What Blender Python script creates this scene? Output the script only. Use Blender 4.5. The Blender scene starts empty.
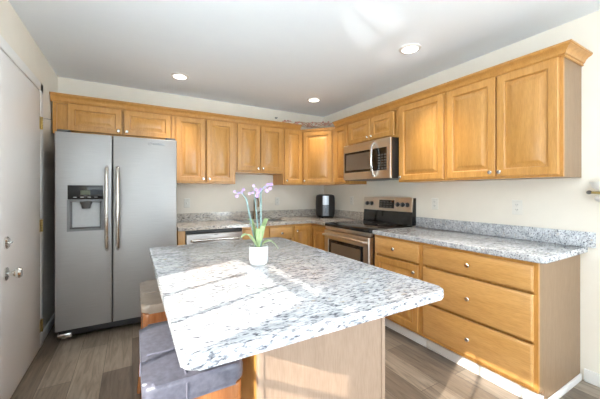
import bpy, bmesh, math, random
from mathutils import Vector, Matrix
random.seed(7)
SC = bpy.context.scene
COL = SC.collection
PI = math.pi

# ------------------------------------------------------------------ camera, sky, sun, exposure
F_PX, YAW, V0, U0, CAM_H = 292.85, 29.79, 191.6, 299.85, 1.289
cam_d = bpy.data.cameras.new('camera')
cam_d.sensor_width = 36.0
cam_d.lens = F_PX * 36.0 / 600.0
cam_d.shift_y = -(199.5 - V0) / 600.0
cam_d.shift_x = (300.0 - U0) / 600.0
cam_d.clip_start = 0.02
cam = bpy.data.objects.new('camera', cam_d)
COL.objects.link(cam)
cam.location = (0, 0, CAM_H)
cam.rotation_euler = (PI / 2, 0, -math.radians(YAW))
SC.camera = cam

world = bpy.data.worlds.new('sky')
SC.world = world
world.use_nodes = True
wnt = world.node_tree
bg = wnt.nodes['Background']
wtc = wnt.nodes.new('ShaderNodeTexCoord')
wsx = wnt.nodes.new('ShaderNodeSeparateXYZ')
wrp = wnt.nodes.new('ShaderNodeValToRGB')
wrp.color_ramp.elements[0].position = 0.44        # brightness added below the horizon to lift the ceiling
wrp.color_ramp.elements[0].color = (0.83, 0.94, 1.0, 1)
wrp.color_ramp.elements[1].position = 0.52        # open sky above it
wrp.color_ramp.elements[1].color = (0.30, 0.34, 0.38, 1)
wmr = wnt.nodes.new('ShaderNodeMapRange')
wmr.inputs['From Min'].default_value = -1.0
wnt.links.new(wtc.outputs['Generated'], wsx.inputs[0])
wnt.links.new(wsx.outputs['Z'], wmr.inputs['Value'])
wnt.links.new(wmr.outputs[0], wrp.inputs[0])
wxr = wnt.nodes.new('ShaderNodeMapRange')         # world dimmed towards the left to weaken light through the window
wxr.inputs['From Min'].default_value = -0.85
wxr.inputs['From Max'].default_value = -0.25
wxr.inputs['To Min'].default_value = 0.35
wxr.inputs['To Max'].default_value = 1.0
wnt.links.new(wsx.outputs['X'], wxr.inputs['Value'])
wmu = wnt.nodes.new('ShaderNodeMath')
wmu.operation = 'MULTIPLY'
wmu.inputs[1].default_value = 19.0
wnt.links.new(wxr.outputs[0], wmu.inputs[0])
wnt.links.new(wmu.outputs[0], bg.inputs[1])
wnt.links.new(wrp.outputs[0], bg.inputs[0])

sun_d = bpy.data.lights.new('sun', 'SUN')
sun_d.energy = 8.0
sun_d.angle = math.radians(0.55)
sun_d.color = (1.0, 0.93, 0.82)
sun = bpy.data.objects.new('sun', sun_d)
COL.objects.link(sun)
SUN_DIR = Vector((1.0, 0.375, -0.53)).normalized()
sun.rotation_euler = SUN_DIR.to_track_quat('-Z', 'Y').to_euler()
sun.location = (-6, -2, 5)

gl_d = bpy.data.lights.new('sun_glint_spot', 'SPOT')  # added spot outdoors, stands in for sun reflected up through the window
gl_d.energy = 300
gl_d.spot_size = math.radians(5.0)
gl_d.spot_blend = 0.06
gl_d.shadow_soft_size = 0.012
gl_o = bpy.data.objects.new('sun_glint_spot', gl_d)
COL.objects.link(gl_o)
gl_o.location = (-3.0, 0.10, 0.10)
gl_o.rotation_euler = (Vector((1.72, 1.64, 2.488)) - Vector(gl_o.location)).to_track_quat('-Z', 'Y').to_euler()

SC.view_settings.view_transform = 'Standard'
SC.view_settings.look = 'None'
SC.view_settings.gamma = 1.0
SC.view_settings.use_curve_mapping = False
SC.view_settings.exposure = 0.25

# ------------------------------------------------------------------ materials
def new_mat(name):
    m = bpy.data.materials.new(name)
    m.use_nodes = True
    nt = m.node_tree
    b = nt.nodes['Principled BSDF']
    return m, nt, b

def N(nt, typ, **kw):
    n = nt.nodes.new(typ)
    for k, v in kw.items():
        if k.startswith('i_'):
            n.inputs[k[2:].replace('_', ' ')].default_value = v
        else:
            setattr(n, k, v)
    return n

def ramp(nt, stops, interp='LINEAR'):
    r = nt.nodes.new('ShaderNodeValToRGB')
    r.color_ramp.interpolation = interp
    els = r.color_ramp.elements
    while len(els) < len(stops):
        els.new(0.5)
    for e, (p, c) in zip(els, stops):
        e.position = p
        e.color = (c[0], c[1], c[2], 1)
    return r

def mapping(nt, scale, rot=(0, 0, 0)):
    tc = N(nt, 'ShaderNodeTexCoord')
    mp = N(nt, 'ShaderNodeMapping')
    mp.inputs['Scale'].default_value = scale
    mp.inputs['Rotation'].default_value = rot
    nt.links.new(tc.outputs['Object'], mp.inputs['Vector'])
    return mp

def mix(nt, a, b, fac, mode='MIX'):
    m = N(nt, 'ShaderNodeMix', data_type='RGBA', blend_type=mode)
    for s, v in (('A', a), ('B', b)):
        sock = [i for i in m.inputs if i.name == s and i.type == 'RGBA'][0]
        if isinstance(v, tuple):
            sock.default_value = (v[0], v[1], v[2], 1)
        else:
            nt.links.new(v, sock)
    if isinstance(fac, (int, float)):
        m.inputs[0].default_value = fac
    else:
        nt.links.new(fac, m.inputs[0])
    return [o for o in m.outputs if o.type == 'RGBA'][0]

def plain(name, col, rough=0.5, metal=0.0, noise=0.0, nscale=40, spec=0.5, coat=0.0):
    m, nt, b = new_mat(name)
    b.inputs['Roughness'].default_value = rough
    b.inputs['Metallic'].default_value = metal
    b.inputs['Specular IOR Level'].default_value = spec
    b.inputs['Coat Weight'].default_value = coat
    if noise > 0:
        mp = mapping(nt, (1, 1, 1))
        t = N(nt, 'ShaderNodeTexNoise', i_Scale=nscale, i_Detail=3.0)
        nt.links.new(mp.outputs[0], t.inputs['Vector'])
        lo = tuple(c * (1 - noise) for c in col)
        hi = tuple(min(1, c * (1 + noise)) for c in col)
        r = ramp(nt, [(0.3, lo), (0.7, hi)])
        nt.links.new(t.outputs[0], r.inputs[0])
        nt.links.new(r.outputs[0], b.inputs['Base Color'])
    else:
        b.inputs['Base Color'].default_value = (*col, 1)
    return m

def wood(name, c0, c1, c2, scale=(9, 9, 0.9), rough=0.32, coat=0.25):
    m, nt, b = new_mat(name)
    mp = mapping(nt, scale)
    t = N(nt, 'ShaderNodeTexNoise', i_Scale=3.0, i_Detail=6.0, i_Roughness=0.6, i_Distortion=0.6)
    nt.links.new(mp.outputs[0], t.inputs['Vector'])
    r = ramp(nt, [(0.25, c0), (0.5, c1), (0.75, c2)])
    nt.links.new(t.outputs[0], r.inputs[0])
    t2 = N(nt, 'ShaderNodeTexNoise', i_Scale=22.0, i_Detail=3.0)
    nt.links.new(mp.outputs[0], t2.inputs['Vector'])
    r2 = ramp(nt, [(0.35, (0.86, 0.83, 0.8)), (0.6, (1, 1, 1))])
    nt.links.new(t2.outputs[0], r2.inputs[0])
    oi = N(nt, 'ShaderNodeObjectInfo')
    r3 = ramp(nt, [(0, (0.93, 0.92, 0.9)), (1, (1, 1, 1))])
    nt.links.new(oi.outputs['Random'], r3.inputs[0])
    c = mix(nt, r.outputs[0], r2.outputs[0], 0.8, 'MULTIPLY')
    c = mix(nt, c, r3.outputs[0], 1.0, 'MULTIPLY')
    nt.links.new(c, b.inputs['Base Color'])
    b.inputs['Roughness'].default_value = rough
    b.inputs['Coat Weight'].default_value = coat
    b.inputs['Coat Roughness'].default_value = 0.2
    return m

def granite(name, hi=(0.70, 0.71, 0.72), md=(0.55, 0.56, 0.58), lo=(0.34, 0.35, 0.375), fleck=0.62):
    m, nt, b = new_mat(name)
    mp = mapping(nt, (0.42, 1.3, 1.2), (0, 0, math.radians(-10)))
    big = N(nt, 'ShaderNodeTexNoise', i_Scale=19.0, i_Detail=5.0, i_Roughness=0.65, i_Distortion=0.6)
    nt.links.new(mp.outputs[0], big.inputs['Vector'])
    rb = ramp(nt, [(0.28, lo), (0.44, md), (0.60, hi)])
    nt.links.new(big.outputs[0], rb.inputs[0])
    sp = N(nt, 'ShaderNodeTexNoise', i_Scale=95.0, i_Detail=3.0, i_Roughness=0.65, i_Distortion=0.4)
    nt.links.new(mp.outputs[0], sp.inputs['Vector'])
    rs = ramp(nt, [(0.33, (0.06, 0.06, 0.08)), (0.42, (0.42, 0.42, 0.46)), (0.50, (1, 1, 1))])
    nt.links.new(sp.outputs[0], rs.inputs[0])
    c = mix(nt, rb.outputs[0], rs.outputs[0], 0.9, 'MULTIPLY')
    fl = N(nt, 'ShaderNodeTexNoise', i_Scale=45.0, i_Detail=3.0)
    mp2 = mapping(nt, (0.6, 1.2, 1), (0.3, 0.2, 0.5))
    nt.links.new(mp2.outputs[0], fl.inputs['Vector'])
    rf = ramp(nt, [(fleck, (0, 0, 0)), (fleck + .1, (1, 1, 1))])
    nt.links.new(fl.outputs[0], rf.inputs[0])
    c = mix(nt, c, (0.52, 0.45, 0.37), rf.outputs[0])
    nt.links.new(c, b.inputs['Base Color'])
    b.inputs['Roughness'].default_value = 0.13
    return m

def planks(name):
    m, nt, b = new_mat(name)
    tc = N(nt, 'ShaderNodeTexCoord')
    mp = N(nt, 'ShaderNodeMapping')
    mp.inputs['Rotation'].default_value = (0, 0, PI / 2)
    nt.links.new(tc.outputs['Object'], mp.inputs['Vector'])
    br = N(nt, 'ShaderNodeTexBrick', offset=0.37, offset_frequency=2, squash=1.0)
    br.inputs['Scale'].default_value = 1.0
    br.inputs['Brick Width'].default_value = 1.25
    br.inputs['Row Height'].default_value = 0.18
    br.inputs['Mortar Size'].default_value = 0.0016
    br.inputs['Mortar Smooth'].default_value = 0.3
    br.inputs['Bias'].default_value = 0.0
    br.inputs['Color1'].default_value = (0.0, 0.0, 0.0, 1)
    br.inputs['Color2'].default_value = (1, 1, 1, 1)
    br.inputs['Mortar'].default_value = (0.5, 0.5, 0.5, 1)
    nt.links.new(mp.outputs[0], br.inputs['Vector'])
    r1 = ramp(nt, [(0.0, (0.14, 0.105, 0.078)), (0.5, (0.22, 0.175, 0.135)), (1.0, (0.34, 0.28, 0.22))])
    nt.links.new(br.outputs[0], r1.inputs[0])
    mg = mapping(nt, (11, 1.1, 1))
    g = N(nt, 'ShaderNodeTexNoise', i_Scale=2.2, i_Detail=8.0, i_Roughness=0.65, i_Distortion=1.4)
    nt.links.new(mg.outputs[0], g.inputs['Vector'])
    rg = ramp(nt, [(0.28, (0.45, 0.42, 0.4)), (0.5, (0.95, 0.94, 0.92)), (0.72, (1.35, 1.33, 1.3))])
    nt.links.new(g.outputs[0], rg.inputs[0])
    c = mix(nt, r1.outputs[0], rg.outputs[0], 0.9, 'MULTIPLY')
    c = mix(nt, c, (0.07, 0.055, 0.045), br.outputs['Fac'])
    nt.links.new(c, b.inputs['Base Color'])
    b.inputs['Roughness'].default_value = 0.42
    return m

def steel(name, col=(0.62, 0.62, 0.63), rough=0.3, along=(2, 2, 160), metal=1.0):
    m, nt, b = new_mat(name)
    mp = mapping(nt, along)
    t = N(nt, 'ShaderNodeTexNoise', i_Scale=3.0, i_Detail=2.0)
    nt.links.new(mp.outputs[0], t.inputs['Vector'])
    r = ramp(nt, [(0.3, tuple(c * 0.94 for c in col)), (0.7, tuple(min(1, c * 1.05) for c in col))])
    nt.links.new(t.outputs[0], r.inputs[0])
    nt.links.new(r.outputs[0], b.inputs['Base Color'])
    b.inputs['Metallic'].default_value = metal
    b.inputs['Roughness'].default_value = rough
    return m

M = {}
M['wood'] = wood('honey_maple', (0.53, 0.25, 0.058), (0.61, 0.305, 0.078), (0.67, 0.355, 0.105))
M['lit_drawer_wood'] = wood('honey_maple_drawer_lit', (0.64, 0.33, 0.095), (0.71, 0.385, 0.125), (0.76, 0.43, 0.155), scale=(0.9, 9, 9))  # same maple, lightened to paint in the light on drawer fronts
M['end_maple'] = wood('maple_end_panel', (0.29, 0.185, 0.108), (0.315, 0.205, 0.122), (0.34, 0.225, 0.138), rough=0.45, coat=0.0)  # darker, less orange maple for the exposed cabinet ends
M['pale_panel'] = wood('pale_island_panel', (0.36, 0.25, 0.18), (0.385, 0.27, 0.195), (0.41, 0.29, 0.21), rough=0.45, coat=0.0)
M['seam'] = plain('dark_gap_wood', (0.25, 0.11, 0.03), 0.6, noise=0.1)
M['granite'] = granite('white_granite')
M['granite_warm_lit'] = granite('warm_lit_granite', (0.70, 0.64, 0.56), (0.55, 0.49, 0.42), (0.30, 0.25, 0.20), 0.54)  # same granite with the warm lamplight put into its colour
M['floor'] = planks('vinyl_planks')
M['wall'] = plain('cream_wall_paint', (0.85, 0.79, 0.69), 0.7, noise=0.015, nscale=6)
M['rear_wall'] = plain('darkened_rear_wall', (0.34, 0.36, 0.38), 0.7, noise=0.015, nscale=6)  # unseen rear wall, darkened so the refrigerator reflects less light
M['ceiling'] = plain('ceiling_paint', (0.90, 0.945, 1.0), 0.8, noise=0.01, nscale=5)
M['white'] = plain('white_trim_paint', (0.83, 0.81, 0.78), 0.35, noise=0.01)
M['door'] = plain('door_paint', (0.78, 0.74, 0.70), 0.4, noise=0.012, nscale=3)
M['steel'] = steel('brushed_steel', (0.43, 0.42, 0.41), 0.45, metal=0.5)
M['handle_steel'] = steel('handle_steel', (0.62, 0.59, 0.55), 0.22)
M['washer_steel'] = steel('dishwasher_steel', (0.34, 0.31, 0.29), 0.34, metal=0.8)
M['steel_warm'] = steel('brushed_steel_warm', (0.68, 0.625, 0.565), 0.3)
M['chrome'] = plain('polished_nickel', (0.8, 0.79, 0.76), 0.15, 1.0, noise=0.02)
M['brass'] = plain('aged_brass', (0.45, 0.34, 0.13), 0.3, 1.0, noise=0.15)
M['black_glass'] = plain('black_glass', (0.012, 0.011, 0.011), 0.05, noise=0.1)
M['oven_glass'] = plain('brown_oven_glass', (0.17, 0.12, 0.085), 0.06, noise=0.1, nscale=4)
M['black'] = plain('black_plastic', (0.02, 0.02, 0.021), 0.35, noise=0.1)
M['dark'] = plain('dark_grey_metal', (0.10, 0.095, 0.09), 0.45, noise=0.1)
M['grey'] = plain('grey_plastic', (0.38, 0.39, 0.40), 0.35, noise=0.03)
M['recess_shade'] = plain('shaded_grey_plastic', (0.20, 0.20, 0.20), 0.35, noise=0.03)  # dispenser frame; shade inside the recess is put into this darker grey
M['recess'] = plain('light_grey_plastic', (0.50, 0.50, 0.49), 0.35, noise=0.03)
M['silver'] = plain('silver_highlight', (0.45, 0.47, 0.50), 0.3, 0.7, noise=0.03)  # air fryer strip, a highlight put into the colour
M['dark_silver'] = plain('graphite_plastic', (0.17, 0.18, 0.20), 0.3, 0.3, noise=0.05)
M['plate'] = plain('ivory_plastic', (0.80, 0.77, 0.70), 0.3, noise=0.01)
M['pot'] = plain('white_ceramic', (0.88, 0.88, 0.88), 0.18, noise=0.01, coat=0.3)
M['leaf'] = plain('orchid_leaf', (0.38, 0.50, 0.24), 0.4, noise=0.25, nscale=25)
M['stem'] = plain('orchid_stake', (0.22, 0.32, 0.31), 0.5, noise=0.2)
M['petal'] = plain('violet_petal', (0.50, 0.33, 0.64), 0.55, noise=0.3, nscale=60)
M['lip'] = plain('purple_lip', (0.30, 0.08, 0.38), 0.5, noise=0.2)
M['soil'] = plain('bark_mix', (0.16, 0.11, 0.07), 0.9, noise=0.4, nscale=120)
M['bronze'] = plain('oiled_bronze', (0.20, 0.13, 0.07), 0.3, 0.9, noise=0.2)
M['leather'] = plain('grey_leather', (0.125, 0.125, 0.16), 0.33, noise=0.22, nscale=50)
M['taupe'] = plain('taupe_leather', (0.33, 0.26, 0.20), 0.4, noise=0.1, nscale=20)
M['piping'] = plain('grey_piping', (0.17, 0.165, 0.21), 0.4, noise=0.1)
M['stool_wood'] = wood('red_brown_wood', (0.26, 0.085, 0.025), (0.40, 0.15, 0.05), (0.50, 0.21, 0.075), rough=0.25, coat=0.4)
M['twig'] = plain('dried_twig', (0.48, 0.30, 0.20), 0.8, noise=0.3)
M['bloom'] = plain('dried_bloom', (0.62, 0.32, 0.26), 0.8, noise=0.3)
M['frost'] = plain('frosted_white_glass', (0.78, 0.77, 0.74), 0.3, noise=0.03)
def emis(name, col, s):
    m, nt, b = new_mat(name)
    b.inputs['Emission Color'].default_value = (*col, 1)
    b.inputs['Emission Strength'].default_value = s
    b.inputs['Base Color'].default_value = (*col, 1)
    return m
M['lamp'] = emis('lamp_glow', (1.0, 0.95, 0.86), 6.0)
M['led'] = emis('display_glow', (0.09, 0.10, 0.06), 0.1)

# ------------------------------------------------------------------ mesh helpers
class MB:
    def __init__(self):
        self.bm = bmesh.new()
    def box(self, x0, x1, y0, y1, z0, z1, bev=0.0, seg=2):
        r = bmesh.ops.create_cube(self.bm, size=1.0)
        vs = r['verts']
        for v in vs:
            v.co = Vector((x0 + (v.co.x + .5) * (x1 - x0), y0 + (v.co.y + .5) * (y1 - y0), z0 + (v.co.z + .5) * (z1 - z0)))
        if bev > 0:
            es = list({e for v in vs for e in v.link_edges})
            bmesh.ops.bevel(self.bm, geom=es, offset=bev, segments=seg, affect='EDGES', profile=0.5)
        return self
    def nest(self, loops, cap_first=True, cap_last=True):
        """rectangles (x0,x1,z0,z1,y) bridged one to the next; front looks to -y"""
        prev = None
        for (x0, x1, z0, z1, y) in loops:
            ring = [self.bm.verts.new(p) for p in ((x0, y, z0), (x1, y, z0), (x1, y, z1), (x0, y, z1))]
            if prev is None:
                if cap_first:
                    self.bm.faces.new(list(reversed(ring)))
            else:
                for i in range(4):
                    self.bm.faces.new((prev[i], prev[(i + 1) % 4], ring[(i + 1) % 4], ring[i]))
            prev = ring
        if cap_last:
            self.bm.faces.new(prev)
        return self
    def tube(self, pts, r, seg=10, caps=True):
        pts = [Vector(p) for p in pts]
        n = len(pts)
        rs = r if isinstance(r, (list, tuple)) else [r] * n
        up = None
        prev = None
        for i, p in enumerate(pts):
            t = (pts[min(i + 1, n - 1)] - pts[max(i - 1, 0)]).normalized()
            if up is None:
                a = Vector((0, 0, 1)) if abs(t.z) < 0.9 else Vector((1, 0, 0))
                up = (a - t * a.dot(t)).normalized()
            else:
                up = (up - t * up.dot(t)).normalized()
            side = t.cross(up)
            ring = [self.bm.verts.new(p + (up * math.cos(2 * PI * k / seg) + side * math.sin(2 * PI * k / seg)) * rs[i]) for k in range(seg)]
            if prev:
                for k in range(seg):
                    self.bm.faces.new((prev[k], ring[k], ring[(k + 1) % seg], prev[(k + 1) % seg]))
            elif caps:
                self.bm.faces.new(ring)
            prev = ring
        if caps:
            self.bm.faces.new(list(reversed(prev)))
        return self
    def lathe(self, prof, c=(0, 0, 0), axis=(0, 0, 1), seg=20, hollow=False):
        if hollow:
            prof = list(prof) + [prof[0]]
        """prof: (radius, height along axis)"""
        q = Vector((0, 0, 1)).rotation_difference(Vector(axis)).to_matrix()
        c = Vector(c)
        prev = None
        for (r, h) in prof:
            if r < 1e-6:
                ring = [self.bm.verts.new(c + q @ Vector((0, 0, h)))]
            else:
                ring = [self.bm.verts.new(c + q @ Vector((r * math.cos(2 * PI * k / seg), r * math.sin(2 * PI * k / seg), h))) for k in range(seg)]
            if prev is not None:
                if len(prev) == 1 and len(ring) > 1:
                    for k in range(seg):
                        self.bm.faces.new((prev[0], ring[(k + 1) % seg], ring[k]))
                elif len(ring) == 1 and len(prev) > 1:
                    for k in range(seg):
                        self.bm.faces.new((prev[k], prev[(k + 1) % seg], ring[0]))
                elif len(ring) > 1:
                    for k in range(seg):
                        self.bm.faces.new((prev[k], prev[(k + 1) % seg], ring[(k + 1) % seg], ring[k]))
            elif len(ring) > 1 and not hollow:
                self.bm.faces.new(list(reversed(ring)))
            prev = ring
        if len(prev) > 1 and not hollow:
            self.bm.faces.new(prev)
        if hollow:
            bmesh.ops.remove_doubles(self.bm, verts=self.bm.verts, dist=1e-6)
        return self
    def prism(self, poly, z0, z1, bev=0.0, seg=3):
        b = [self.bm.verts.new((x, y, z0)) for x, y in poly]
        t = [self.bm.verts.new((x, y, z1)) for x, y in poly]
        n = len(poly)
        fb = self.bm.faces.new(list(reversed(b)))
        ft = self.bm.faces.new(t)
        for i in range(n):
            self.bm.faces.new((b[i], b[(i + 1) % n], t[(i + 1) % n], t[i]))
        if bev > 0:
            es = list(ft.edges) + list(fb.edges)
            bmesh.ops.bevel(self.bm, geom=es, offset=bev, segments=seg, affect='EDGES', profile=0.5)
        return self
    def sweep(self, prof, path):
        """prof: (out, z) points; path: list of (pos, outvector) stations, closed profile"""
        prev = None
        n = len(prof)
        for (p, o) in path:
            ring = [self.bm.verts.new((p[0] + o[0] * u, p[1] + o[1] * u, p[2] + z)) for u, z in prof]
            if prev:
                for k in range(n):
                    self.bm.faces.new((prev[k], ring[k], ring[(k + 1) % n], prev[(k + 1) % n]))
            else:
                self.bm.faces.new(ring)
            prev = ring
        self.bm.faces.new(list(reversed(prev)))
        return self
    def ball(self, c, r, s=(1, 1, 1), sub=2):
        res = bmesh.ops.create_icosphere(self.bm, subdivisions=sub, radius=1.0)
        for v in res['verts']:
            v.co = Vector((c[0] + v.co.x * r * s[0], c[1] + v.co.y * r * s[1], c[2] + v.co.z * r * s[2]))
        return self
    def build(self, name, mat, parent=None, smooth=True, label=None):
        bmesh.ops.recalc_face_normals(self.bm, faces=self.bm.faces)
        me = bpy.data.meshes.new(name)
        self.bm.to_mesh(me)
        self.bm.free()
        if smooth:
            for p in me.polygons:
                p.use_smooth = True
            me.set_sharp_from_angle(angle=math.radians(32))
        me.materials.append(mat)
        o = bpy.data.objects.new(name, me)
        COL.objects.link(o)
        if parent is not None:
            o.parent = parent
        if label:
            o['label'] = label
        return o

def tag(o, label, cat, group=None):
    o['label'] = label
    o['category'] = cat
    if group:
        o['group'] = group
    return o

def thing(name, label, cat, loc=(0, 0, 0), rotz=0.0, group=None):
    o = bpy.data.objects.new(name, None)
    o.empty_display_size = 0.1
    COL.objects.link(o)
    o.location = loc
    o.rotation_euler = (0, 0, rotz)
    return tag(o, label, cat, group)

def struct(name, mb, mat, parent=None):
    o = mb.build(name, mat, parent)
    if parent is None:
        o['kind'] = 'structure'
    return o

def copy_tree(o, parent=None):
    kids = list(o.children)
    c = o.copy()
    COL.objects.link(c)
    c.parent = parent
    for k in kids:
        copy_tree(k, c)
    return c

# ------------------------------------------------------------------ the room
XL, XR, YB, YR, ZC = -0.674, 2.68, 3.903, -3.5, 2.488
struct('floor', MB().box(XL - .15, XR + .15, YR, YB + .15, -0.1, 0), M['floor'])
CANS = [(0.43, 3.254), (2.054, 3.217), (2.02, 1.671)]
struct('ceiling', MB().box(XL - .15, XR + .15, YR, YB + .15, ZC, ZC + .1), M['ceiling'])
struct('wall_back', MB().box(XL - .15, XR + .15, YB, YB + .15, 0, ZC), M['wall'])
wr = MB()
wr.box(XR, XR + .15, -1.1, YB, 0, ZC)
wr.box(XR, XR + .15, YR, -1.1, 2.4, ZC)       # opening to the unseen dining side, added to brighten the left wall
wr.box(XR, XR + .15, YR, YR + .2, 0, 2.4)
struct('wall_right', wr, M['wall'])
struct('wall_rear', MB().box(XL - .15, XR + .15, YR - .12, YR, 0, ZC), M['rear_wall'])
# left wall with a grid window beside the camera and the white door
WY0, WY1, WZ0, WZ1 = -1.0, 1.14, 0.55, 1.68
wl = MB()
wl.box(XL - .15, XL, -1.7, WY0, 0, ZC)
wl.box(XL - .15, XL, YR, -1.7, 2.4, ZC)      # wide unseen opening, added to light the right-hand cabinet fronts
wl.box(XL - .15, XL, WY1, YB, 0, ZC)
wl.box(XL - .15, XL, WY0, WY1, 0, WZ0)
wl.box(XL - .15, XL, WY0, WY1, WZ1, ZC)
struct('wall_left', wl, M['wall'])
wn = MB()
fw = 0.03
wn.box(XL - .10, XL - .05, WY0, WY1, WZ0, WZ0 + fw)
wn.box(XL - .10, XL - .05, WY0, WY1, WZ1 - fw, WZ1)
wn.box(XL - .10, XL - .05, WY0, WY0 + fw, WZ0, WZ1)
wn.box(XL - .10, XL - .05, WY1 - fw, WY1, WZ0, WZ1)
SH = 0.028
for yb in (0.871, 0.619, 0.345, 0.11, -0.145, -0.40, -0.66):
    y = yb - SH
    wd = 0.065 if yb in (0.345, -0.40) else 0.009
    wn.box(XL - .085, XL - .065, y - wd, y + wd, WZ0, WZ1)
for zb in (0.90, 1.225, 1.60):
    wn.box(XL - .085, XL - .065, WY0, WY1, zb - .012, zb + .012)
struct('window_1', wn, M['white'])

# baseboards
struct('baseboard_right', MB().box(XR - .014, XR, -1.1, 0.77, 0, .085, .004), M['white'])
struct('baseboard_left', MB().box(XL, XL + .014, 3.24, YB, 0, .085, .004), M['white'])

# white door in the left wall
dr = MB().box(XL + .001, XL + .022, 2.30, 3.135, 0.012, 2.105, .003)
door = struct('door_1', dr, M['door'])
def knob_part(name, y, z, prof, parent, mat=M['chrome']):
    prof = [(r * 1.2, h_ * 1.1) for r, h_ in prof]
    return MB().lathe(prof, (XL + .022, y, z), (1, 0, 0), 20).build(name, mat, parent)
knob_part('door_knob', 2.375, 0.80, [(0, 0), (.033, 0), (.033, .006), (.026, .010), (.011, .013), (.010, .030), (.018, .036), (.026, .046), (.027, .056), (.021, .066), (0, .070)], door)
db = knob_part('deadbolt', 2.375, 0.985, [(0, 0), (.031, 0), (.031, .008), (.024, .014), (0, .015)], door)
MB().box(XL + .036, XL + .052, 2.357, 2.393, .979, .991, .003).build('thumb_turn', M['chrome'], db)
for k, z in enumerate((0.19, 1.01, 1.85)):
    h = MB()
    h.box(XL + .019, XL + .0245, 3.110, 3.141, z - .05, z + .05)
    for q in range(5):
        h.lathe([(0, 0), (.006, 0), (.008, .019), (0, .019)], (XL + .030, 3.143, z - .05 + q * .0205), (0, 0, 1), 10)
    hg = h.build('hinge', M['brass'], door)
    if k == 2:
        MB().tube([(XL + .03, 3.143, z + .046), (XL + .05, 3.165, z + .046), (XL + .09, 3.175, z + .043)], .0035, 8).build('door_stop', M['chrome'], hg)
cs = MB()
cs.box(XL, XL + .02, 3.152, 3.235, 0, 2.19, .004)
cs.box(XL, XL + .02, 2.21, 2.285, 0, 2.19, .004)
cs.box(XL, XL + .02, 2.21, 3.235, 2.12, 2.19, .004)
struct('trim_1', cs, M['white'])

# ------------------------------------------------------------------ cabinets
def door_mesh(x0, x1, z0, z1, y=-.021, fr=.058):
    w = min(fr, (x1 - x0) * .25)
    bv = min(.04, (x1 - x0) * .13)
    mb = MB()
    mb.nest([
        (x0, x1, z0, z1, -.001), (x0, x1, z0, z1, y + .005), (x0 + .005, x1 - .005, z0 + .005, z1 - .005, y),
        (x0 + w - .006, x1 - w + .006, z0 + w - .006, z1 - w + .006, y),
        (x0 + w, x1 - w, z0 + w, z1 - w, y + .005),
        (x0 + w + .002, x1 - w - .002, z0 + w + .002, z1 - w - .002, y + .016),
        (x0 + w + .010, x1 - w - .010, z0 + w + .010, z1 - w - .010, y + .016),
        (x0 + w + bv, x1 - w - bv, z0 + w + bv, z1 - w - bv, y + .002),
        (x0 + w + bv + .003, x1 - w - bv - .003, z0 + w + bv + .003, z1 - w - bv - .003, y + .0005)])
    return mb

KNOB = [(0, 0), (.0065, 0), (.0055, .010), (.009, .015), (.0145, .019), (.0155, .024), (.012, .029), (0, .031)]
def add_knob(par, x, z, y=-.021):
    return MB().lathe(KNOB, (x, y, z), (0, -1, 0), 14).build('knob', M['chrome'], par)

def add_door(root, x0, x1, z0, z1, knob=None):
    d = door_mesh(x0, x1, z0, z1).build('door', M['wood'], root)
    if knob:
        kx = x1 - .028 if 'r' in knob else x0 + .028
        kz = z0 + .035 if 'b' in knob else z1 - .06
        add_knob(d, kx, kz)
    return d

def add_drawer(root, x0, x1, z0, z1):
    mb = MB().nest([(x0, x1, z0, z1, -.001), (x0, x1, z0, z1, -.012), (x0 + .009, x1 - .009, z0 + .009, z1 - .009, -.019), (x0 + .014, x1 - .014, z0 + .014, z1 - .014, -.021)])
    d = mb.build('drawer', M['lit_drawer_wood'], root)
    add_knob(d, (x0 + x1) / 2, (z0 + z1) / 2)
    return d

def wall_cabinet(label, loc, rotz, w, d, z0, z1, doors, side=None):
    """doors: list of (x0, x1, z0, z1, knob) in the cabinet's own frame, heights above the floor"""
    r = thing('wall_cabinet', label, 'cabinet', (loc[0], loc[1], z0), rotz)
    H = z1 - z0
    MB().box(0.001, w - .001, .019, d, 0, H).build('carcass', M['end_maple'] if side else M['wood'], r)
    MB().nest([(0.0005, w - .0005, 0, H, .019), (0.0005, w - .0005, 0, H, 0), (.03, w - .03, .03, H - .03, 0), (.03, w - .03, .03, H - .03, .018)]).build('face_frame', M['wood'], r)
    for (a, b, c, e, k) in doors:
        add_door(r, a, b, c - z0, e - z0, k)
    return r

YF = 3.578           # face of the wall cabinets on the back wall
XF = 2.382           # face of the wall cabinets on the right wall
ZB, ZT = 1.385, 2.165
G = .0015
R90 = -PI / 2
# back wall, left to right
D = YB - YF
wall_cabinet('wide low maple wall cabinet above the stainless refrigerator', (-.656, YF), 0, 1.07, D, 1.845, ZT,
             [(.115, .562, 1.878, 2.14, 'br'), (.580, 1.032, 1.878, 2.14, 'bl')])
wall_cabinet('two-door maple wall cabinet right beside the refrigerator', (.4145, YF), 0, .705, D, ZB, ZT,
             [(.012, .337, 1.405, 2.14, 'br'), (.353, .682, 1.405, 2.14, 'bl')])
wall_cabinet('short two-door maple wall cabinet above the sink and orchid', (1.12, YF), 0, .662, D, 1.53, ZT,
             [(.02, .323, 1.555, 2.14, 'br'), (.333, .645, 1.555, 2.14, 'bl')])
wall_cabinet('narrow one-door maple wall cabinet between the short cabinet and the corner cabinet', (1.7825, YF), 0, .3065, D, ZB, ZT,
             [(.018, .296, 1.405, 2.14, 'bl')])
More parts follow.
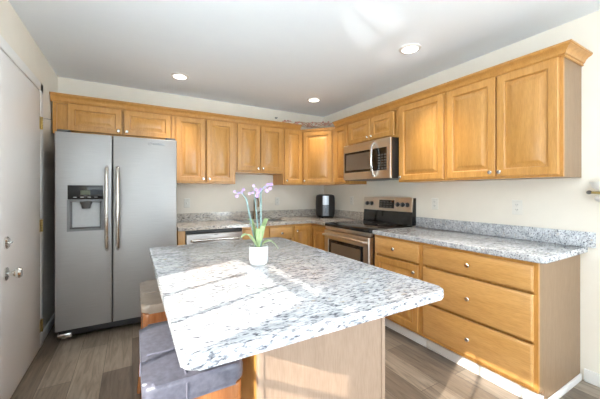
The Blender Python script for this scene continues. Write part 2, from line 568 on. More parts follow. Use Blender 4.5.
# diagonal corner cabinet
P0 = Vector((2.09, YF)); P1 = Vector((XF, 3.215))
dv = (P1 - P0); dw = dv.length; da = math.atan2(dv.y, dv.x)
rc = thing('corner_wall_cabinet', 'diagonal maple corner wall cabinet above the air fryer', 'cabinet', (P0.x, P0.y, ZB), da)
def loc2(p):
    q = Vector((p[0] - P0.x, p[1] - P0.y)); c, s = math.cos(-da), math.sin(-da)
    return (q.x * c - q.y * s, q.x * s + q.y * c)
poly = [loc2((2.0905, YF + .012)), loc2((XF + .012, 3.2155)), loc2((XR - .001, 3.2155)), loc2((XR - .001, YB - .001)), loc2((2.0905, YB - .001))]
MB().prism(poly, 0, ZT - ZB - .01).build('carcass', M['wood'], rc)
MB().nest([(0, dw, 0, ZT - ZB - .01, .012), (0, dw, 0, ZT - ZB - .01, 0), (.03, dw - .03, .03, .74, 0), (.03, dw - .03, .03, .74, .011)]).build('face_frame', M['wood'], rc)
add_door(rc, .02, dw - .03, .02, .735, 'bl')
# right wall, from the corner towards the camera
DR = XR - XF
wall_cabinet('narrow one-door maple wall cabinet left of the microwave', (XF, 3.2145), R90, .3045, DR, ZB, ZT,
             [(.022, .284, 1.405, 2.14, None)])
wall_cabinet('small two-door maple wall cabinet directly above the microwave', (XF, 2.909), R90, .798, DR, 1.85, ZT,
             [(.012, .394, 1.88, 2.13, 'br'), (.404, .745, 1.88, 2.13, 'bl')])
wall_cabinet('single-door maple wall cabinet just right of the microwave', (XF, 2.110), R90, .528, DR, ZB, ZT,
             [(.02, .508, 1.40, 2.15, 'bl')])
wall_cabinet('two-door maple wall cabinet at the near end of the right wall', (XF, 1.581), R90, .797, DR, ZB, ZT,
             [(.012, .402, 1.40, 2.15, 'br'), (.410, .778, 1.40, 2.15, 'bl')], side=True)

# crown mouldings
CR = [(0, 0), (.008, 0), (.012, .005), (.008, .010), (.008, .014), (.016, .018), (.018, .026), (.024, .038), (.036, .050), (.050, .056), (.050, .060), (.056, .062), (.056, .073), (0, .073)]
zc0 = ZT - .018
Dg = Vector((dv.y, -dv.x)).normalized()   # outward of the diagonal
if Dg.y > 0: Dg = -Dg
tag(MB().sweep(CR, [((XL + .004, YF - .001, zc0), (0, -1)), ((2.05, YF - .001, zc0), (0, -1))]).build('crown_moulding', M['wood']),
    'long maple crown moulding along the back wall cabinets', 'moulding')
tag(MB().sweep(CR, [((XF - .001, 3.19, zc0), (-1, 0)), ((XF - .001, .783, zc0), (-1, -1)), ((XR - .002, .783, zc0), (0, -1))]).build('crown_moulding', M['wood']),
    'maple crown moulding along the right wall cabinets with a return at the near end', 'moulding')
fr = .016
a0 = P0 + Dg * .001; a1 = P1 + Dg * .001
tag(MB().sweep([(0, 0), (.012, 0), (.016, .012), (.018, .03), (0, .03)], [((a0.x, a0.y, ZT - .032), tuple(Dg)), ((a1.x, a1.y, ZT - .032), tuple(Dg))]).build('crown_moulding', M['wood']),
    'short flat maple moulding across the corner wall cabinet', 'moulding')

# base cabinets
XBF, YBF, ZBT, TK = 2.055, 3.278, 0.876, 0.108
def base_cabinet(label, loc, rotz, w, d, fronts, side=None, open_top=False):
    r = thing('base_cabinet', label, 'cabinet', (loc[0], loc[1], 0), rotz)
    bx = MB()
    if open_top:
        bx.box(.001, .018, .019, d, TK, ZBT)
        bx.box(w - .018, w - .001, .019, d, TK, ZBT)
        bx.box(.018, w - .018, d - .012, d, TK, ZBT)
        bx.box(.018, w - .018, .019, d - .012, TK, TK + .018)
    else:
        bx.box(.001, w - .001, .019, d, TK, ZBT)
    bx.box(.001, w - .001, .075, d, 0.0, TK)
    bx.build('carcass', M['end_maple'] if side else M['wood'], r)
    MB().nest([(0.0005, w - .0005, TK, ZBT, .019), (0.0005, w - .0005, TK, ZBT, 0), (.03, w - .03, TK + .03, ZBT - .03, 0), (.03, w - .03, TK + .03, ZBT - .03, .018)]).build('face_frame', M['wood'], r)
    MB().box(.001, w - .001, .052, .0745, 0, .072, .004).build('toe_kick', M['white'], r)
    for f in fronts:
        if f[0] == 'dr':
            add_drawer(r, *f[1:5])
        else:
            add_door(r, *f[1:6])
    return r
tag(MB().box(.4145, .487, YBF, YB - .002, 0, ZBT, .002).build('filler_panel', M['wood']), 'narrow maple end panel between refrigerator and dishwasher', 'panel')
base_cabinet('two-door maple base cabinet under the sink', (1.105, YBF), 0, .675, YB - YBF - .002,
             [('dr', .02, .333, .70, .85), ('dr', .342, .655, .70, .85), ('do', .02, .333, .135, .68, 'tr'), ('do', .342, .655, .135, .68, 'tl')], open_top=True)
rcb = thing('base_cabinet', 'maple corner base cabinet below the air fryer', 'cabinet', (1.781, YBF, 0), 0)
MB().box(.001, .898, .019, YB - YBF - .002, TK, ZBT).build('carcass', M['wood'], rcb)
MB().box(.293, .898, -.372, .018, TK, ZBT).build('side_carcass', M['wood'], rcb)
MB().box(.001, .34, .075, YB - YBF - .002, 0, TK - .001).box(.345, .898, -.372, .3, 0, TK - .001).build('toe_kick', M['seam'], rcb)
MB().nest([(0.0005, .274, TK, ZBT, .019), (0.0005, .274, TK, ZBT, 0), (.03, .25, TK + .03, ZBT - .03, 0), (.03, .25, TK + .03, ZBT - .03, .018)]).build('face_frame', M['wood'], rcb)
add_door(rcb, .012, .268, .135, .85, 'tl')
sd = door_mesh(.01, .36, .135, .85)
bmesh.ops.transform(sd.bm, matrix=Matrix.Translation((.292, 0, 0)) @ Matrix.Rotation(-PI / 2, 4, 'Z'), verts=sd.bm.verts)
sd.build('door', M['wood'], rcb)
base_cabinet('maple base cabinet with one drawer over one door right of the range', (XBF, 2.118), R90, .540, XR - XBF - .002,
             [('dr', .02, .512, .70, .852), ('do', .02, .512, .135, .68, 'tr')])
base_cabinet('three-drawer maple base cabinet at the near end of the right wall', (XBF, 1.577), R90, .787, XR - XBF - .002,
             [('dr', .015, .765, .70, .852), ('dr', .015, .765, .405, .68), ('dr', .015, .765, .138, .385)], side=True)
tag(MB().box(XBF + .075, XR - .016, .7785, .7885, 0, .045, .002).build('shoe_moulding', M['white']), 'white shoe moulding at the foot of the near cabinet end panel', 'moulding')

# worktops
CT0, CT1 = .8765, .914
cb = thing('kitchen_worktop', 'L-shaped warm-tinted granite worktop along the back wall around the sink', 'worktop', (0.4145, 3.253, CT0))
ox, oy, oz = .4145, 3.253, CT0
w = MB()
SX0, SX1, SY0, SY1 = 1.15, 1.735, 3.37, 3.79
def bxw(mb, x0, x1, y0, y1, z0, z1): mb.box(x0 - ox, x1 - ox, y0 - oy, y1 - oy, z0 - oz, z1 - oz)
bxw(w, .4145, SX0, 3.253, YB - .001, CT0, CT1)
bxw(w, SX1, XR - .001, 3.253, YB - .001, CT0, CT1)
bxw(w, SX0, SX1, 3.253, SY0, CT0, CT1)
bxw(w, SX0, SX1, SY1, YB - .001, CT0, CT1)
bxw(w, 2.03, XR - .001, 2.905, 3.253, CT0, CT1)
w.build('slab', M['granite_warm_lit'], cb)
s = MB()
bxw(s, .4145, XR - .022, YB - .021, YB - .001, CT1, 1.016)
bxw(s, XR - .021, XR - .001, 2.905, YB - .001, CT1, 1.016)
s.build('backsplash', M['granite_warm_lit'], cb)

cr = thing('kitchen_worktop', 'straight granite worktop over the drawers right of the range', 'worktop', (2.028, .752, CT0))
def rrect(x0, x1, y0, y1, r, n=6, corners=(1, 1, 1, 1)):
    pts = []
    cs = [((x0 + r, y0 + r), PI), ((x1 - r, y0 + r), 1.5 * PI), ((x1 - r, y1 - r), 0), ((x0 + r, y1 - r), .5 * PI)]
    raw = [(x0, y0), (x1, y0), (x1, y1), (x0, y1)]
    for i, ((cx, cy), a) in enumerate(cs):
        if corners[i]:
            pts += [(cx + r * math.cos(a + .5 * PI * k / n), cy + r * math.sin(a + .5 * PI * k / n)) for k in range(n + 1)]
        else:
            pts.append(raw[i])
    return pts
MB().prism(rrect(0, XR - .001 - 2.028, 0, 2.122 - .752, .03, 6, (1, 0, 0, 0)), 0, CT1 - CT0, .006).build('slab', M['granite'], cr)
MB().box(XR - .021 - 2.028, XR - .001 - 2.028, -.04, 2.122 - .752, CT1 - CT0, 1.016 - CT0, .002).build('backsplash', M['granite'], cr)

# sink and faucet
sink = thing('sink', 'stainless undermount sink in the back worktop behind the orchid', 'sink', (SX0, SY0, .70))
b2 = MB()
W_, D_ = SX1 - SX0, SY1 - SY0
for a in ((0, W_, 0, .012), (0, W_, D_ - .012, D_), (0, .012, 0, D_), (W_ - .012, W_, 0, D_)):
    b2.box(a[0] + .001, a[1] - .001, a[2] + .001, a[3] - .001, .01, .205)
b2.box(.001, W_ - .001, .001, D_ - .001, 0, .012)
b2.build('basin', M['steel'], sink)
MB().lathe([(0, 0), (.045, 0), (.045, .004), (.03, .006), (0, .003)], (W_ / 2, D_ / 2, .012)).build('drain', M['chrome'], sink)
fa = thing('faucet', 'bronze gooseneck faucet behind the sink, seen through the orchid', 'faucet', (1.47, 3.835, CT1))
MB().lathe([(0, 0), (.028, 0), (.028, .008), (.02, .014), (.017, .10), (.014, .105), (0, .105)], (0, 0, 0)).build('base', M['bronze'], fa)
MB().tube([(0, 0, .09), (0, 0, .22)] + [(0, -.075 + .075 * math.cos(t), .22 + .075 * math.sin(t)) for t in [PI * k / 10 for k in range(1, 11)]] + [(0, -.15, .17)], .012, 12).build('spout', M['bronze'], fa)
MB().tube([(.015, 0, .06), (.05, 0, .07), (.085, -.005, .10)], [.009, .008, .006], 10).build('lever_handle', M['bronze'], fa)

# ------------------------------------------------------------------ appliances
# refrigerator
FX0, FX1, FY = -.568, .390, 3.160
fg = thing('refrigerator', 'stainless side-by-side refrigerator with dispenser left of the cabinets', 'refrigerator', (FX0, FY, 0))
FW = FX1 - FX0
MB().box(.006, FW - .006, .078, .725, .035, 1.775, .004).build('cabinet_body', M['dark'], fg)
MB().box(.02, FW - .02, .03, .077, .04, .093, .004).build('kick_grille', M['black'], fg)
sp = .412
# freezer door with dispenser opening
hx0, hx1, hz0, hz1 = .092, .338, .953, 1.340
fd = MB().nest([(0.001, sp - .004, .10, 1.80, .070), (.001, sp - .004, .10, 1.80, .012), (.004, sp - .007, .103, 1.797, .004), (.012, sp - .015, .111, 1.789, 0),
                (hx0, hx1, hz0, hz1, 0), (hx0, hx1, hz0, hz1, .055)], cap_last=True).build('freezer_door', M['steel'], fg)
rd = MB().nest([(sp + .004, FW - .001, .10, 1.80, .070), (sp + .004, FW - .001, .10, 1.80, .012), (sp + .007, FW - .004, .103, 1.797, .004), (sp + .015, FW - .012, .111, 1.789, 0)]).build('refrigerator_door', M['steel'], fg)
def fr_handle(x, par):
    pts = [(x, 0, 1.515), (x, -.03, 1.50)] + [(x, -.045 - .022 * math.sin(PI * k / 10), 1.48 - .69 * k / 10) for k in range(11)] + [(x, -.03, .775), (x, 0, .76)]
    MB().tube(pts, [.012] + [.0145] * 13 + [.012], 12).build('handle', M['handle_steel'], par)
fr_handle(sp - .042, fd)
fr_handle(sp + .042, rd)
dp = MB().box(hx0 - .004, hx1 + .004, -.006, .045, 1.222, hz1 + .004, .004).build('dispenser_panel', M['black_glass'], fd)
for k in range(4):
    MB().box(hx0 + .035 + k * .05, hx0 + .06 + k * .05, -.0075, -.005, 1.238, 1.243).build('button', M['grey'], dp)
MB().box(hx0 + .085, hx0 + .155, -.0075, -.005, 1.262, 1.30).build('display', M['led'], dp)
MB().nest([(hx0 - .008, hx1 + .008, hz0 - .008, 1.221, .001), (hx0 - .008, hx1 + .008, hz0 - .008, 1.221, -.006), (hx0 + .010, hx1 - .010, hz0 + .012, 1.205, -.006), (hx0 + .022, hx1 - .022, hz0 + .016, 1.20, .050)], cap_first=False, cap_last=False).build('dispenser_frame', M['recess_shade'], fd)
MB().box(hx0 + .0225, hx1 - .0225, .044, .049, hz0 + .017, 1.199).build('dispenser_back', M['recess'], fd)
MB().lathe([(0, 0), (.030, 0), (.034, .03), (.045, .05), (.045, .062), (0, .062)], ((hx0 + hx1) / 2, .022, 1.14), (0, 0, 1), 16).build('spout', M['dark'], fd)
MB().box(hx0 + .012, hx1 - .012, .004, .05, hz0 + .014, hz0 + .022, .002).build('drip_tray', M['dark'], fd)
bd = MB()
bd.box(.742, .845, -.003, 0, 1.740, 1.757, .001)
bd.tube([(.718 + .012 * math.cos(t), -.002, 1.748 + .014 * math.sin(t)) for t in [.6 + 5.2 * k / 14 for k in range(15)]], .0022, 6)
bd.tube([(.72 + .1 * k / 20, -.002, 1.757 + .005 * math.sin(k * 1.5)) for k in range(21)], .0020, 6)
bd.build('badge', M['grey'], rd)
MB().box(.015, .115, .005, .07, .035, .075, .008).build('hinge_foot', M['chrome'], fg)
MB().box(.012, .1, .02, .1, 1.8, 1.822, .004).build('hinge_cover', M['dark'], fg)
MB().box(FW - .1, FW - .012, .02, .1, 1.8, 1.822, .004).build('hinge_cover', M['dark'], fg)
for i, (a, b_) in enumerate(((.05, .2), (.86, .2), (.05, .66), (.86, .66))):
    MB().lathe([(0, 0), (.02, 0), (.02, .036), (0, .036)], (a, b_, 0)).build('foot', M['black'], fg)

# dishwasher
dwr = thing('dishwasher', 'stainless dishwasher under the back worktop beside the refrigerator', 'dishwasher', (.4905, YBF, 0))
MB().box(.002, .61, .02, .58, .10, .868).build('tub', M['black'], dwr)
dwd = MB().box(.002, .61, -.03, .019, .115, .835, .006).build('door', M['washer_steel'], dwr)
MB().box(.002, .61, -.022, .019, .838, .868, .003).build('control_strip', M['black'], dwr)
MB().tube([(.05, -.03, .765), (.055, -.07, .768), (.18, -.078, .772), (.305, -.08, .774), (.43, -.078, .772), (.555, -.07, .768), (.56, -.03, .765)], .014, 12).build('handle', M['handle_steel'], dwd)
MB().box(.29, .325, -.033, -.0305, .815, .823).build('badge', M['dark'], dwd)
MB().box(.002, .61, .05, .075, 0, .10).build('toe_kick', M['black'], dwr)

# range
RY0, RY1 = 2.128, 2.895
rg = thing('range', 'stainless electric range with black glass cooktop and dark oven window', 'stove', (2.02, RY1, 0), R90)
RW = RY1 - RY0
MB().box(.002, RW - .002, .03, .655, .03, .893).build('body', M['black'], rg)
MB().box(.0, RW, -.022, .60, .882, .919, .008).build('cooktop', M['black_glass'], rg)
MB().box(.004, RW - .004, -.012, .029, .845, .8815, .004).build('front_rail', M['steel_warm'], rg)
od = MB().nest([(.004, RW - .004, .235, .838, .029), (.004, RW - .004, .235, .838, -.022), (.009, RW - .009, .24, .833, -.028),
                (.085, RW - .085, .345, .742, -.028), (.088, RW - .088, .348, .739, -.022)]).build('oven_door', M['steel_warm'], rg)
MB().nest([(.089, RW - .089, .349, .738, -.0215), (.089, RW - .089, .349, .738, -.026), (.128, RW - .128, .385, .705, -.026), (.130, RW - .130, .387, .703, -.0235)]).build('window_border', M['black_glass'], od)
MB().box(.131, RW - .131, -.0255, -.0232, .388, .702).build('window_glass', M['oven_glass'], od)
MB().tube([(.035, -.028, .785), (.04, -.07, .79), (.2, -.082, .797), (RW / 2, -.085, .80), (RW - .2, -.082, .797), (RW - .04, -.07, .79), (RW - .035, -.028, .785)], .0135, 12).build('handle', M['steel_warm'], od)
MB().box(.004, RW - .004, -.024, .029, .06, .228, .005).build('storage_drawer', M['steel_warm'], rg)
MB().box(.03, RW - .03, .04, .6, 0, .03).build('plinth', M['black'], rg)
bgd = MB().prism([(.585, .9195), (.655, .9195), (.655, 1.218), (.613, 1.218)], 0, 1)
for v in bgd.bm.verts:
    v.co = Vector((.004 + v.co.z * (RW - .008), v.co.x, v.co.y))
bgd = bgd.build('backguard', M['black_glass'], rg)
def slope(z): return .585 + (z - .9195) / (1.218 - .9195) * .028
cp = MB()
def slope_box(mb, x0, x1, z0, z1, out, back=.001):
    vs = [(x0, slope(z0) - out, z0), (x1, slope(z0) - out, z0), (x1, slope(z1) - out, z1), (x0, slope(z1) - out, z1)]
    ws = [(x0, slope(z0) + back, z0), (x1, slope(z0) + back, z0), (x1, slope(z1) + back, z1), (x0, slope(z1) + back, z1)]
    A = [mb.bm.verts.new(p) for p in vs]; B = [mb.bm.verts.new(p) for p in ws]
    mb.bm.faces.new(A); mb.bm.faces.new(list(reversed(B)))
    for i in range(4):
        mb.bm.faces.new((A[i], B[i], B[(i + 1) % 4], A[(i + 1) % 4]))
    return mb
cpo = slope_box(MB(), .006, RW - .006, 1.065, 1.222, .014, .0).build('control_panel', M['steel_warm'], bgd)
slope_box(MB(), .28, .515, 1.095, 1.19, .016).build('display', M['black_glass'], bgd)
for k in range(3):
    for q in range(4):
        slope_box(MB(), .30 + q * .05, .33 + q * .05, 1.105 + k * .028, 1.117 + k * .028, .0175).build('touch_key', M['dark'], bgd)
for kx in (.075, .155, .565, .635, .70):
    zz = 1.143
    kb = MB().lathe([(0, 0), (.026, 0), (.026, .006), (.021, .010), (.019, .026), (0, .028)], (kx, slope(zz) - .014, zz), (0, -1, .09), 16).build('control_knob', M['black'], bgd)
    MB().box(kx - .004, kx + .004, slope(zz) - .048, slope(zz) - .041, zz - .018, zz + .018, .001).build('knob_grip', M['grey'], kb)
for (bx_, by_, br_) in ((.2, .16, .10), (.56, .16, .085), (.2, .43, .085), (.56, .43, .10)):
    MB().lathe([(br_ - .004, .9191), (br_, .9191), (br_, .9194), (br_ - .004, .9194)], (bx_, by_, 0), (0, 0, 1), 32, True).build('burner_ring', M['dark'], rg)

# microwave
MWX, MZ0, MZ1 = 2.265, 1.425, 1.845
mw = thing('microwave', 'stainless over-the-range microwave with black window and curved handle', 'microwave', (MWX, 2.872, MZ0), R90)
MWW, MH = .758, MZ1 - MZ0
MB().box(.002, MWW - .002, .022, XR - MWX - .002, 0, MH).build('body', M['black'], mw)
mf = MB().nest([(0, MWW, .004, MH - .001, .021), (0, MWW, .004, MH - .001, .003), (.004, MWW - .004, .008, MH - .005, 0),
                (.018, MWW - .05, .088, MH - .092, 0), (.018, MWW - .05, .088, MH - .092, .008)]).build('front_panel', M['steel_warm'], mw)
md = MB().box(.019, .545, .002, .0075, .089, MH - .093).build('door_window', M['black_glass'], mw)
MB().box(.055, .47, .0, .0019, .115, MH - .118).build('window_screen', M['oven_glass'], md)
kp = MB().box(.548, MWW - .051, .002, .0075, .089, MH - .093).build('keypad', M['black_glass'], mw)
for k in range(6):
    for q in range(3):
        MB().box(.585 + q * .045, .613 + q * .045, .0, .0019, .103 + k * .028, .116 + k * .028).build('button', M['dark'], kp)
MB().tube([(.53, 0, MH - .03), (.53, -.022, MH - .05)] + [(.53 + .012 * math.sin(PI * k / 10), -.03 - .028 * math.sin(PI * k / 10), MH - .06 - .30 * k / 10) for k in range(11)] + [(.53, -.022, .05), (.53, 0, .03)], .0135, 12).build('handle', M['chrome'], mw)

# air fryer
af = thing('air_fryer', 'black air fryer with a highlight strip in the worktop corner', 'air fryer', (2.455, 3.54, CT1), -.55)
MB().lathe([(0, 0), (.118, 0), (.126, .012), (.138, .05), (.140, .20), (.136, .29), (.125, .318), (.09, .328), (0, .33)], (0, 0, .006), (0, 0, 1), 32).build('body', M['black'], af)
fp = MB()
def arc_panel(mb, r0, r1, a0, a1, z0, z1, n=8):
    for (ra, rb_) in ((r0, r1),):
        prev = None
        for i in range(n + 1):
            t = -PI / 2 + a0 + (a1 - a0) * i / n
            ring = [mb.bm.verts.new((r * math.cos(t), r * math.sin(t), z)) for r, z in ((ra, z0), (rb_, z0), (rb_, z1), (ra, z1))]
            if prev:
                for k in range(4):
                    mb.bm.faces.new((prev[k], ring[k], ring[(k + 1) % 4], prev[(k + 1) % 4]))
            else:
                mb.bm.faces.new(ring)
            prev = ring
        mb.bm.faces.new(list(reversed(prev)))
    return mb
arc_panel(MB(), .135, .145, -.30, .30, .185, .315).build('control_panel', M['silver'], af)
arc_panel(MB(), .135, .145, -.30, .30, .03, .178).build('basket_front', M['dark_silver'], af)
MB().box(-.02, .02, -.175, -.14, .075, .15, .01).build('basket_handle', M['dark_silver'], af)
for t in range(3):
    a = 2 * PI * t / 3
    MB().lathe([(0, 0), (.012, 0), (.012, .008), (0, .008)], (.09 * math.cos(a), .09 * math.sin(a), 0)).build('foot', M['black'], af)

# ------------------------------------------------------------------ island
IX0, IX1, IY0, IY1 = .098, 1.060, .699, 2.200
BX0, BX1, BY0, BY1 = .380, .990, .955, 2.150
isl = thing('island_cabinet', 'pale maple island base cabinet under the big granite top', 'cabinet', (BX0, BY0, 0))
w_, d_ = BX1 - BX0, BY1 - BY0
MB().box(.004, w_ - .02, .022, d_ - .022, .0, ZBT).build('carcass', M['wood'], isl)
MB().box(.022, w_ - .022, 0.004, .0115, .0, ZBT).build('end_panel', M['pale_panel'], isl)
MB().box(.022, w_ - .022, d_ - .0115, d_ - .004, .0, ZBT).build('end_panel', M['pale_panel'], isl)
for (a, b_) in ((0, 0), (w_ - .0215, 0), (0, d_ - .0215), (w_ - .0215, d_ - .0215)):
    MB().box(a, a + .0215, b_, b_ + .0215, 0, ZBT, .002).build('corner_post', M['pale_panel'], isl)
for k in range(2):
    f0 = .03 + k * .585
    dm = door_mesh(f0, f0 + .56, .135, .68)
    bmesh.ops.transform(dm.bm, matrix=Matrix.Translation((w_ - .019, 0, 0)) @ Matrix.Rotation(PI / 2, 4, 'Z'), verts=dm.bm.verts)
    dm.build('door', M['wood'], isl)
    dm = MB().nest([(f0, f0 + .56, .70, .85, -.001), (f0, f0 + .56, .70, .85, -.012), (f0 + .012, f0 + .548, .712, .838, -.021)])
    bmesh.ops.transform(dm.bm, matrix=Matrix.Translation((w_ - .019, 0, 0)) @ Matrix.Rotation(PI / 2, 4, 'Z'), verts=dm.bm.verts)
    dm.build('drawer', M['lit_drawer_wood'], isl)
ip = MB().prism(rrect(IX0, IX1, IY0, IY1, .036, 8), CT0, CT1, .008, 3)
iw = ip.build('island_worktop', M['granite'])
tag(iw, 'large white granite island top with sunlight across it', 'worktop')

# potted orchid
po = thing('potted_orchid', 'violet orchid in a white ceramic pot on the island', 'plant', (.566, 1.418, CT1))
MB().lathe([(0, 0), (.036, 0), (.044, .006), (.048, .02), (.0495, .091), (.048, .096), (.044, .093), (.043, .078), (0, .078)], (0, 0, 0), (0, 0, 1), 36).build('pot', M['pot'], po)
MB().lathe([(0, .0785), (.041, .0785), (.038, .086), (.02, .091), (0, .092)], (0, 0, 0), (0, 0, 1), 20).build('bark', M['soil'], po)
def leaf(ang, ln, wd, rise, droop, z0=.088, r0=.008):
    mb = MB()
    n = 10
    prev = None
    for i in range(n + 1):
        t = i / n
        r = r0 + ln * t * (0.55 + .45 * (1 - rise / .14 if rise < .14 else 0))
        z = z0 + rise * math.sin(min(1, t * 1.15) * PI / 2) - droop * t * t
        hw = wd * math.sin(PI * min(.985, (t * .92 + .06))) ** .7
        c, s_ = math.cos(ang), math.sin(ang)
        rows = []
        for dz in (.0012, -.0012):
            for u, lift in ((-1, .25), (0, 0), (1, .25)):
                rows.append(mb.bm.verts.new((c * r - s_ * hw * u, s_ * r + c * hw * u, z + lift * hw + dz)))
        if prev:
            for a in (0, 1):
                mb.bm.faces.new((prev[a], prev[a + 1], rows[a + 1], rows[a]))
                mb.bm.faces.new((prev[a + 4], prev[a + 3], rows[a + 3], rows[a + 4]))
            mb.bm.faces.new((prev[0], rows[0], rows[3], prev[3]))
            mb.bm.faces.new((prev[2], prev[5], rows[5], rows[2]))
        prev = rows
    return mb
for (a, ln, wd, rs, dpz) in ((.35, .12, .016, .155, .02), (2.2, .10, .015, .15, .01), (-.2, .12, .020, .06, .075), (3.3, .13, .020, .09, .03), (2.6, .07, .017, .13, .01), (-1.2, .06, .018, .12, .01), (1.5, .09, .02, .10, .03), (4.4, .05, .016, .10, 0)):
    leaf(a, ln, wd, rs, dpz).build('leaf', M['leaf'], po)
cd, sd_ = math.cos(math.radians(YAW)), math.sin(math.radians(YAW))
def flower(par, c, s, ang):
    mb = MB()
    face = Vector((-.45 + random.uniform(-.4, .4), -.85, random.uniform(-.2, .25))).normalized()
    q = Vector((0, 0, 1)).rotation_difference(face).to_matrix()
    c = Vector(c)
    for k in range(5):
        a = ang + 2 * PI * k / 5
        n = 6
        pts = []
        for i in range(n + 1):
            t = i / n
            pts.append((s * t, s * .36 * math.sin(PI * min(.97, t * .9 + .06)), s * .10 * math.sin(t * PI)))
        prev = None
        for (r, hw, zz) in pts:
            rows = []
            for dz in (.0006, -.0006):
                for u in (-1, 1):
                    p = Vector((math.cos(a) * r - math.sin(a) * hw * u, math.sin(a) * r + math.cos(a) * hw * u, zz + dz))
                    rows.append(mb.bm.verts.new(c + q @ p))
            if prev:
                mb.bm.faces.new((prev[0], prev[1], rows[1], rows[0]))
                mb.bm.faces.new((prev[3], prev[2], rows[2], rows[3]))
                mb.bm.faces.new((prev[0], rows[0], rows[2], prev[2]))
                mb.bm.faces.new((prev[1], prev[3], rows[3], rows[1]))
            prev = rows
    f = mb.build('flower', M['petal'], par)
    MB().ball(c + face * s * .12, s * .2, (1, 1, 1), 1).build('lip', M['lip'], f)
# three staked flower spikes; lateral is measured across the view
def off(lat, dep, z): return (cd * lat + sd_ * dep, -sd_ * lat + cd * dep, z)
spikes = [([off(-.012, 0, .08), off(-.035, 0, .2), off(-.062, 0, .335), off(-.085, -.01, .372), off(-.115, -.02, .372)],
           [off(-.085, -.01, .372), off(-.10, -.015, .368), off(-.118, -.02, .375), off(-.075, -.012, .385), off(-.108, -.02, .352)]),
          ([off(.0, .01, .08), off(-.008, .01, .22), off(-.022, .01, .36), off(-.026, .005, .405)],
           [off(-.026, .005, .405), off(-.012, -.005, .385), off(-.03, .0, .37), off(-.045, -.01, .365), off(-.006, -.01, .352)]),
          ([off(.012, 0, .08), off(.012, 0, .25), off(.012, 0, .37), off(.03, -.01, .40), off(.062, -.02, .408)],
           [off(.012, 0, .385), off(.034, -.01, .398), off(.05, -.015, .41), off(.068, -.02, .412), off(.045, -.02, .38), off(.062, -.02, .39), off(.0, -.01, .37)])]
for pts, fl in spikes:
    st = MB().tube(pts, [.0052] + [.0046] * (len(pts) - 3) + [.0025, .0015], 8).build('stem', M['stem'], po)
    for k, c in enumerate(fl):
        flower(po, c, random.uniform(.008, .0115), k * .7)

# ------------------------------------------------------------------ stools
def cushion(w_, d_, z0, z1, r=.035):
    mb = MB()
    mb.prism(rrect(0, w_, 0, d_, r, 6), z0, z1, min(.022, (z1 - z0) * .4), 4)
    return mb
def make_stool(label, loc, seat_mat, w_=.318, d_=.475, zt=.70, th=.075):
    r = thing('bar_stool', label, 'stool', (loc[0], loc[1], 0))
    cu = cushion(w_, d_, zt - th, zt).build('seat_cushion', seat_mat, r)
    pp = MB()
    for xs in (.125,):
        pp.tube([(xs, -.0015, zt - th + .008), (xs, .0, zt - .02), (xs, .022, zt + .0015), (xs, d_ / 2, zt + .0015), (xs, d_ - .022, zt + .0015), (xs, d_, zt - .02), (xs, d_ + .0015, zt - th + .008)], .003, 6)
    pp.tube([(-.0015, .2, zt - th + .008), (0, .2, zt - .02), (.022, .2, zt + .0015), (w_ - .022, .2, zt + .0015), (w_, .2, zt - .02)], .003, 6)
    pp.build('seam', M['piping'] if seat_mat is M['leather'] else M['taupe'], cu)
    MB().prism(rrect(.005, w_ - .005, .005, d_ - .005, .03, 6), zt - .125, zt - th - .0005, .006, 2).build('seat_frame', M['stool_wood'], r)
    zl = zt - .125
    for sx in (0, 1):
        for sy in (0, 1):
            px = .03 if sx == 0 else w_ - .03
            py = .03 if sy == 0 else d_ - .03
            qx = px + (-.03 if sx == 0 else .02)
            qy = py + (-.02 if sy == 0 else .04)
            mx = px + (-.004 if sx == 0 else .012)
            MB().tube([(px, py, zl + .02), (mx, py * .7 + qy * .3, zl * .55), (qx, qy, 0.0)], [.022, .020, .015], 12).build('leg', M['stool_wood'], r)
    z1 = .21
    MB().tube([(.02, .02, z1), (w_ - .02, .02, z1)], .010, 10).build('stretcher', M['stool_wood'], r)
    MB().tube([(.02, d_ - .01, z1), (w_ - .02, d_ - .01, z1)], .010, 10).build('stretcher', M['stool_wood'], r)
    MB().tube([(.01, .015, z1 + .07), (.01, d_ - .01, z1 + .07)], .010, 10).build('stretcher', M['stool_wood'], r)
    return r
make_stool('grey leather bar stool at the near left corner of the island', (.026, .985), M['leather'])
make_stool('taupe bar stool behind the grey one, by the refrigerator', (.040, 1.66), M['taupe'], th=.045, zt=.715)

# ------------------------------------------------------------------ small wall things
def wall_plate(name, label, pos, rotz, kind, cat):
    r = thing(name, label, cat, pos, rotz)
    MB().nest([(-.036, .036, -.058, .058, -.0005), (-.036, .036, -.058, .058, -.003), (-.033, .033, -.055, .055, -.0055)]).build('cover_plate', M['plate'], r)
    if kind == 'outlet':
        for z in (-.02, .02):
            rc_ = MB().lathe([(0, 0), (.017, 0), (.017, .002), (0, .002)], (0, -.0056, z), (0, -1, 0), 18).build('receptacle', M['plate'], r)
            sl = MB()
            for x in (-.006, .006):
                sl.box(x - .0011, x + .0011, -.0085, -.0077, z - .002, z + .007)
            sl.lathe([(0, 0), (.002, 0), (.002, .0008), (0, .0008)], (0, -.0077, z - .008), (0, -1, 0), 8)
            sl.build('slots', M['dark'], rc_)
    else:
        MB().box(-.008, .008, -.013, -.0056, -.012, .012, .002).build('toggle', M['plate'], r)
    return r
wall_plate('light_switch', 'ivory switch plate on the back wall beside the refrigerator', (.598, YB, 1.145), 0, 'switch', 'switch')
wall_plate('wall_outlet', 'ivory outlet on the back wall between orchid and air fryer', (1.85, YB, 1.15), 0, 'outlet', 'outlet')
wall_plate('wall_outlet', 'ivory outlet on the right wall between air fryer and range', (XR, 3.21, 1.165), R90, 'outlet', 'outlet')
wall_plate('wall_outlet', 'ivory outlet on the right wall just right of the range', (XR, 1.907, 1.165), R90, 'outlet', 'outlet')
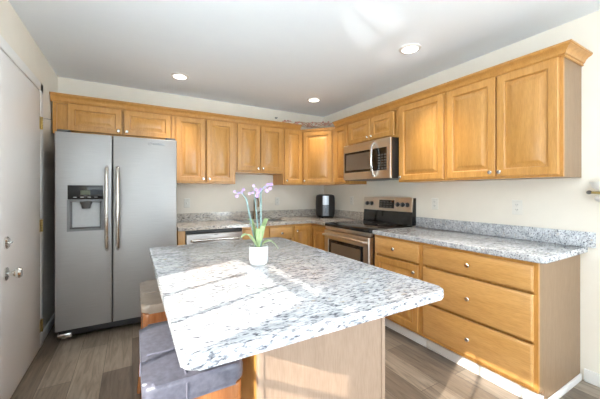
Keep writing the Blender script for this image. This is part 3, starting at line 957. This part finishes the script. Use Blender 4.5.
wall_plate('wall_outlet', 'ivory outlet on the right wall above the drawer cabinet worktop', (XR, 1.172, 1.163), R90, 'outlet', 'outlet')

hk = thing('wall_hook', 'tiny dark hook on the back wall above the crown moulding', 'hook', (1.83, YB, 2.368))
MB().box(-.018, .018, -.006, -.0005, -.012, .012, .002).build('back_plate', M['dark'], hk)
MB().tube([(-.01, -.006, 0), (-.012, -.028, -.004), (.012, -.03, .004)], .004, 8).build('prong', M['dark'], hk)

# dried garland lying on the corner cabinet
gl = thing('dried_garland', 'dried pinkish twig and flower garland on top of the corner cabinets', 'garland', (2.2, 3.535, ZT + .068))
def garland_path(t):
    # runs along the cabinet fronts, round the corner
    if t < .45:
        return Vector((-.42 + .42 * t / .45 - .01, .03, .0))
    u = (t - .45) / .55
    return Vector((-.01 + .21 * u, .03 - .22 * u, .0))
for k in range(7):
    ph = random.uniform(0, 6.28); fq = random.uniform(9, 16)
    pts = []
    for i in range(41):
        t = i / 40
        p = garland_path(t)
        rr = .012 + .022 * math.sin(PI * t)
        pts.append((p.x + rr * math.cos(ph + fq * t), p.y + rr * math.cos(ph + fq * t), max(-.024, p.z + rr * 1.1 * math.sin(ph + fq * t))))
    MB().tube(pts, .0045, 6).build('twig', M['twig'], gl)
for k in range(80):
    t = random.uniform(.02, .99)
    p = garland_path(t)
    MB().ball((p.x + random.uniform(-.03, .03), p.y + random.uniform(-.03, .03), p.z + random.uniform(-.014, .03)), random.uniform(.010, .019), (1, 1, .8), 1).build('dried_flower', M['bloom'] if k % 3 else M['plate'], gl)

# fixture at the right edge of the picture
wf = thing('wall_light', 'white glass wall light with brass arm at the right wall', 'lamp', (XR, .62, 1.275))
MB().lathe([(0, 0), (.05, 0), (.05, .008), (.03, .016), (0, .018)], (-.0005, 0, 0), (-1, 0, 0), 20).build('back_plate', M['brass'], wf)
MB().tube([(-.016, 0, 0), (-.05, 0, 0), (-.065, .03, .004), (-.065, .10, .008)], .008, 10).build('arm', M['brass'], wf)
MB().ball((-.065, .108, .009), .015, (1, 1, .9), 2).build('finial', M['dark'], wf)
sh = MB().lathe([(.012, 0), (.03, .006), (.048, .022), (.056, .045), (.062, .058), (.058, .058), (.052, .045), (.045, .024), (.028, .010), (.012, .004)], (-.065, .045, .02), (0, 0, 1), 24, True)
for v in sh.bm.verts:
    pass
sh.build('shade', M['frost'], wf)
MB().lathe([(.010, 0), (.03, .008), (.038, .022), (.028, .04), (0, .048)], (-.065, .045, -.008), (0, 0, -1), 24).build('lower_shade', M['frost'], wf)

# recessed ceiling lights
CL = [('round recessed ceiling light nearest the refrigerator',), ('round recessed ceiling light above the kitchen corner',), ('round recessed ceiling light above the island and range',)]
proto = None
for (x, y), (lb,) in zip(CANS, CL):
    r = thing('ceiling_light', lb, 'lamp', (x, y, ZC))
    MB().lathe([(.062, -.001), (.088, -.001), (.086, -.006), (.064, -.012)], (0, 0, 0), (0, 0, 1), 32, True).build('trim_ring', M['white'], r)
    MB().lathe([(0, -.002), (.0615, -.002), (.0615, -.008), (.04, -.0095), (0, -.010)], (0, 0, 0), (0, 0, 1), 32).build('lens', M['lamp'], r)
    ld = bpy.data.lights.new('can_lamp', 'SPOT')
    ld.energy = (60, 42, 75)[CANS.index((x, y))]
    ld.spot_size = math.radians(88)
    ld.spot_blend = 1.0
    ld.shadow_soft_size = .06
    ld.color = (1.0, 0.89, 0.76)
    lo = bpy.data.objects.new('can_lamp', ld)
    COL.objects.link(lo)
    lo.parent = r
    lo.location = (0, 0, -.03)

# repeats share a group
GROUPS = {'wall_cabinet': 'maple wall cabinets', 'base_cabinet': 'maple base cabinets', 'ceiling_light': 'recessed ceiling lights',
          'wall_outlet': 'ivory wall outlets', 'bar_stool': 'bar stools at the island', 'crown_moulding': 'maple crown mouldings',
          'kitchen_worktop': 'granite worktops along the walls'}
for o in list(bpy.data.objects):
    if o.parent is None and 'label' in o and o.name.split('.')[0] in GROUPS:
        o['group'] = GROUPS[o.name.split('.')[0]]
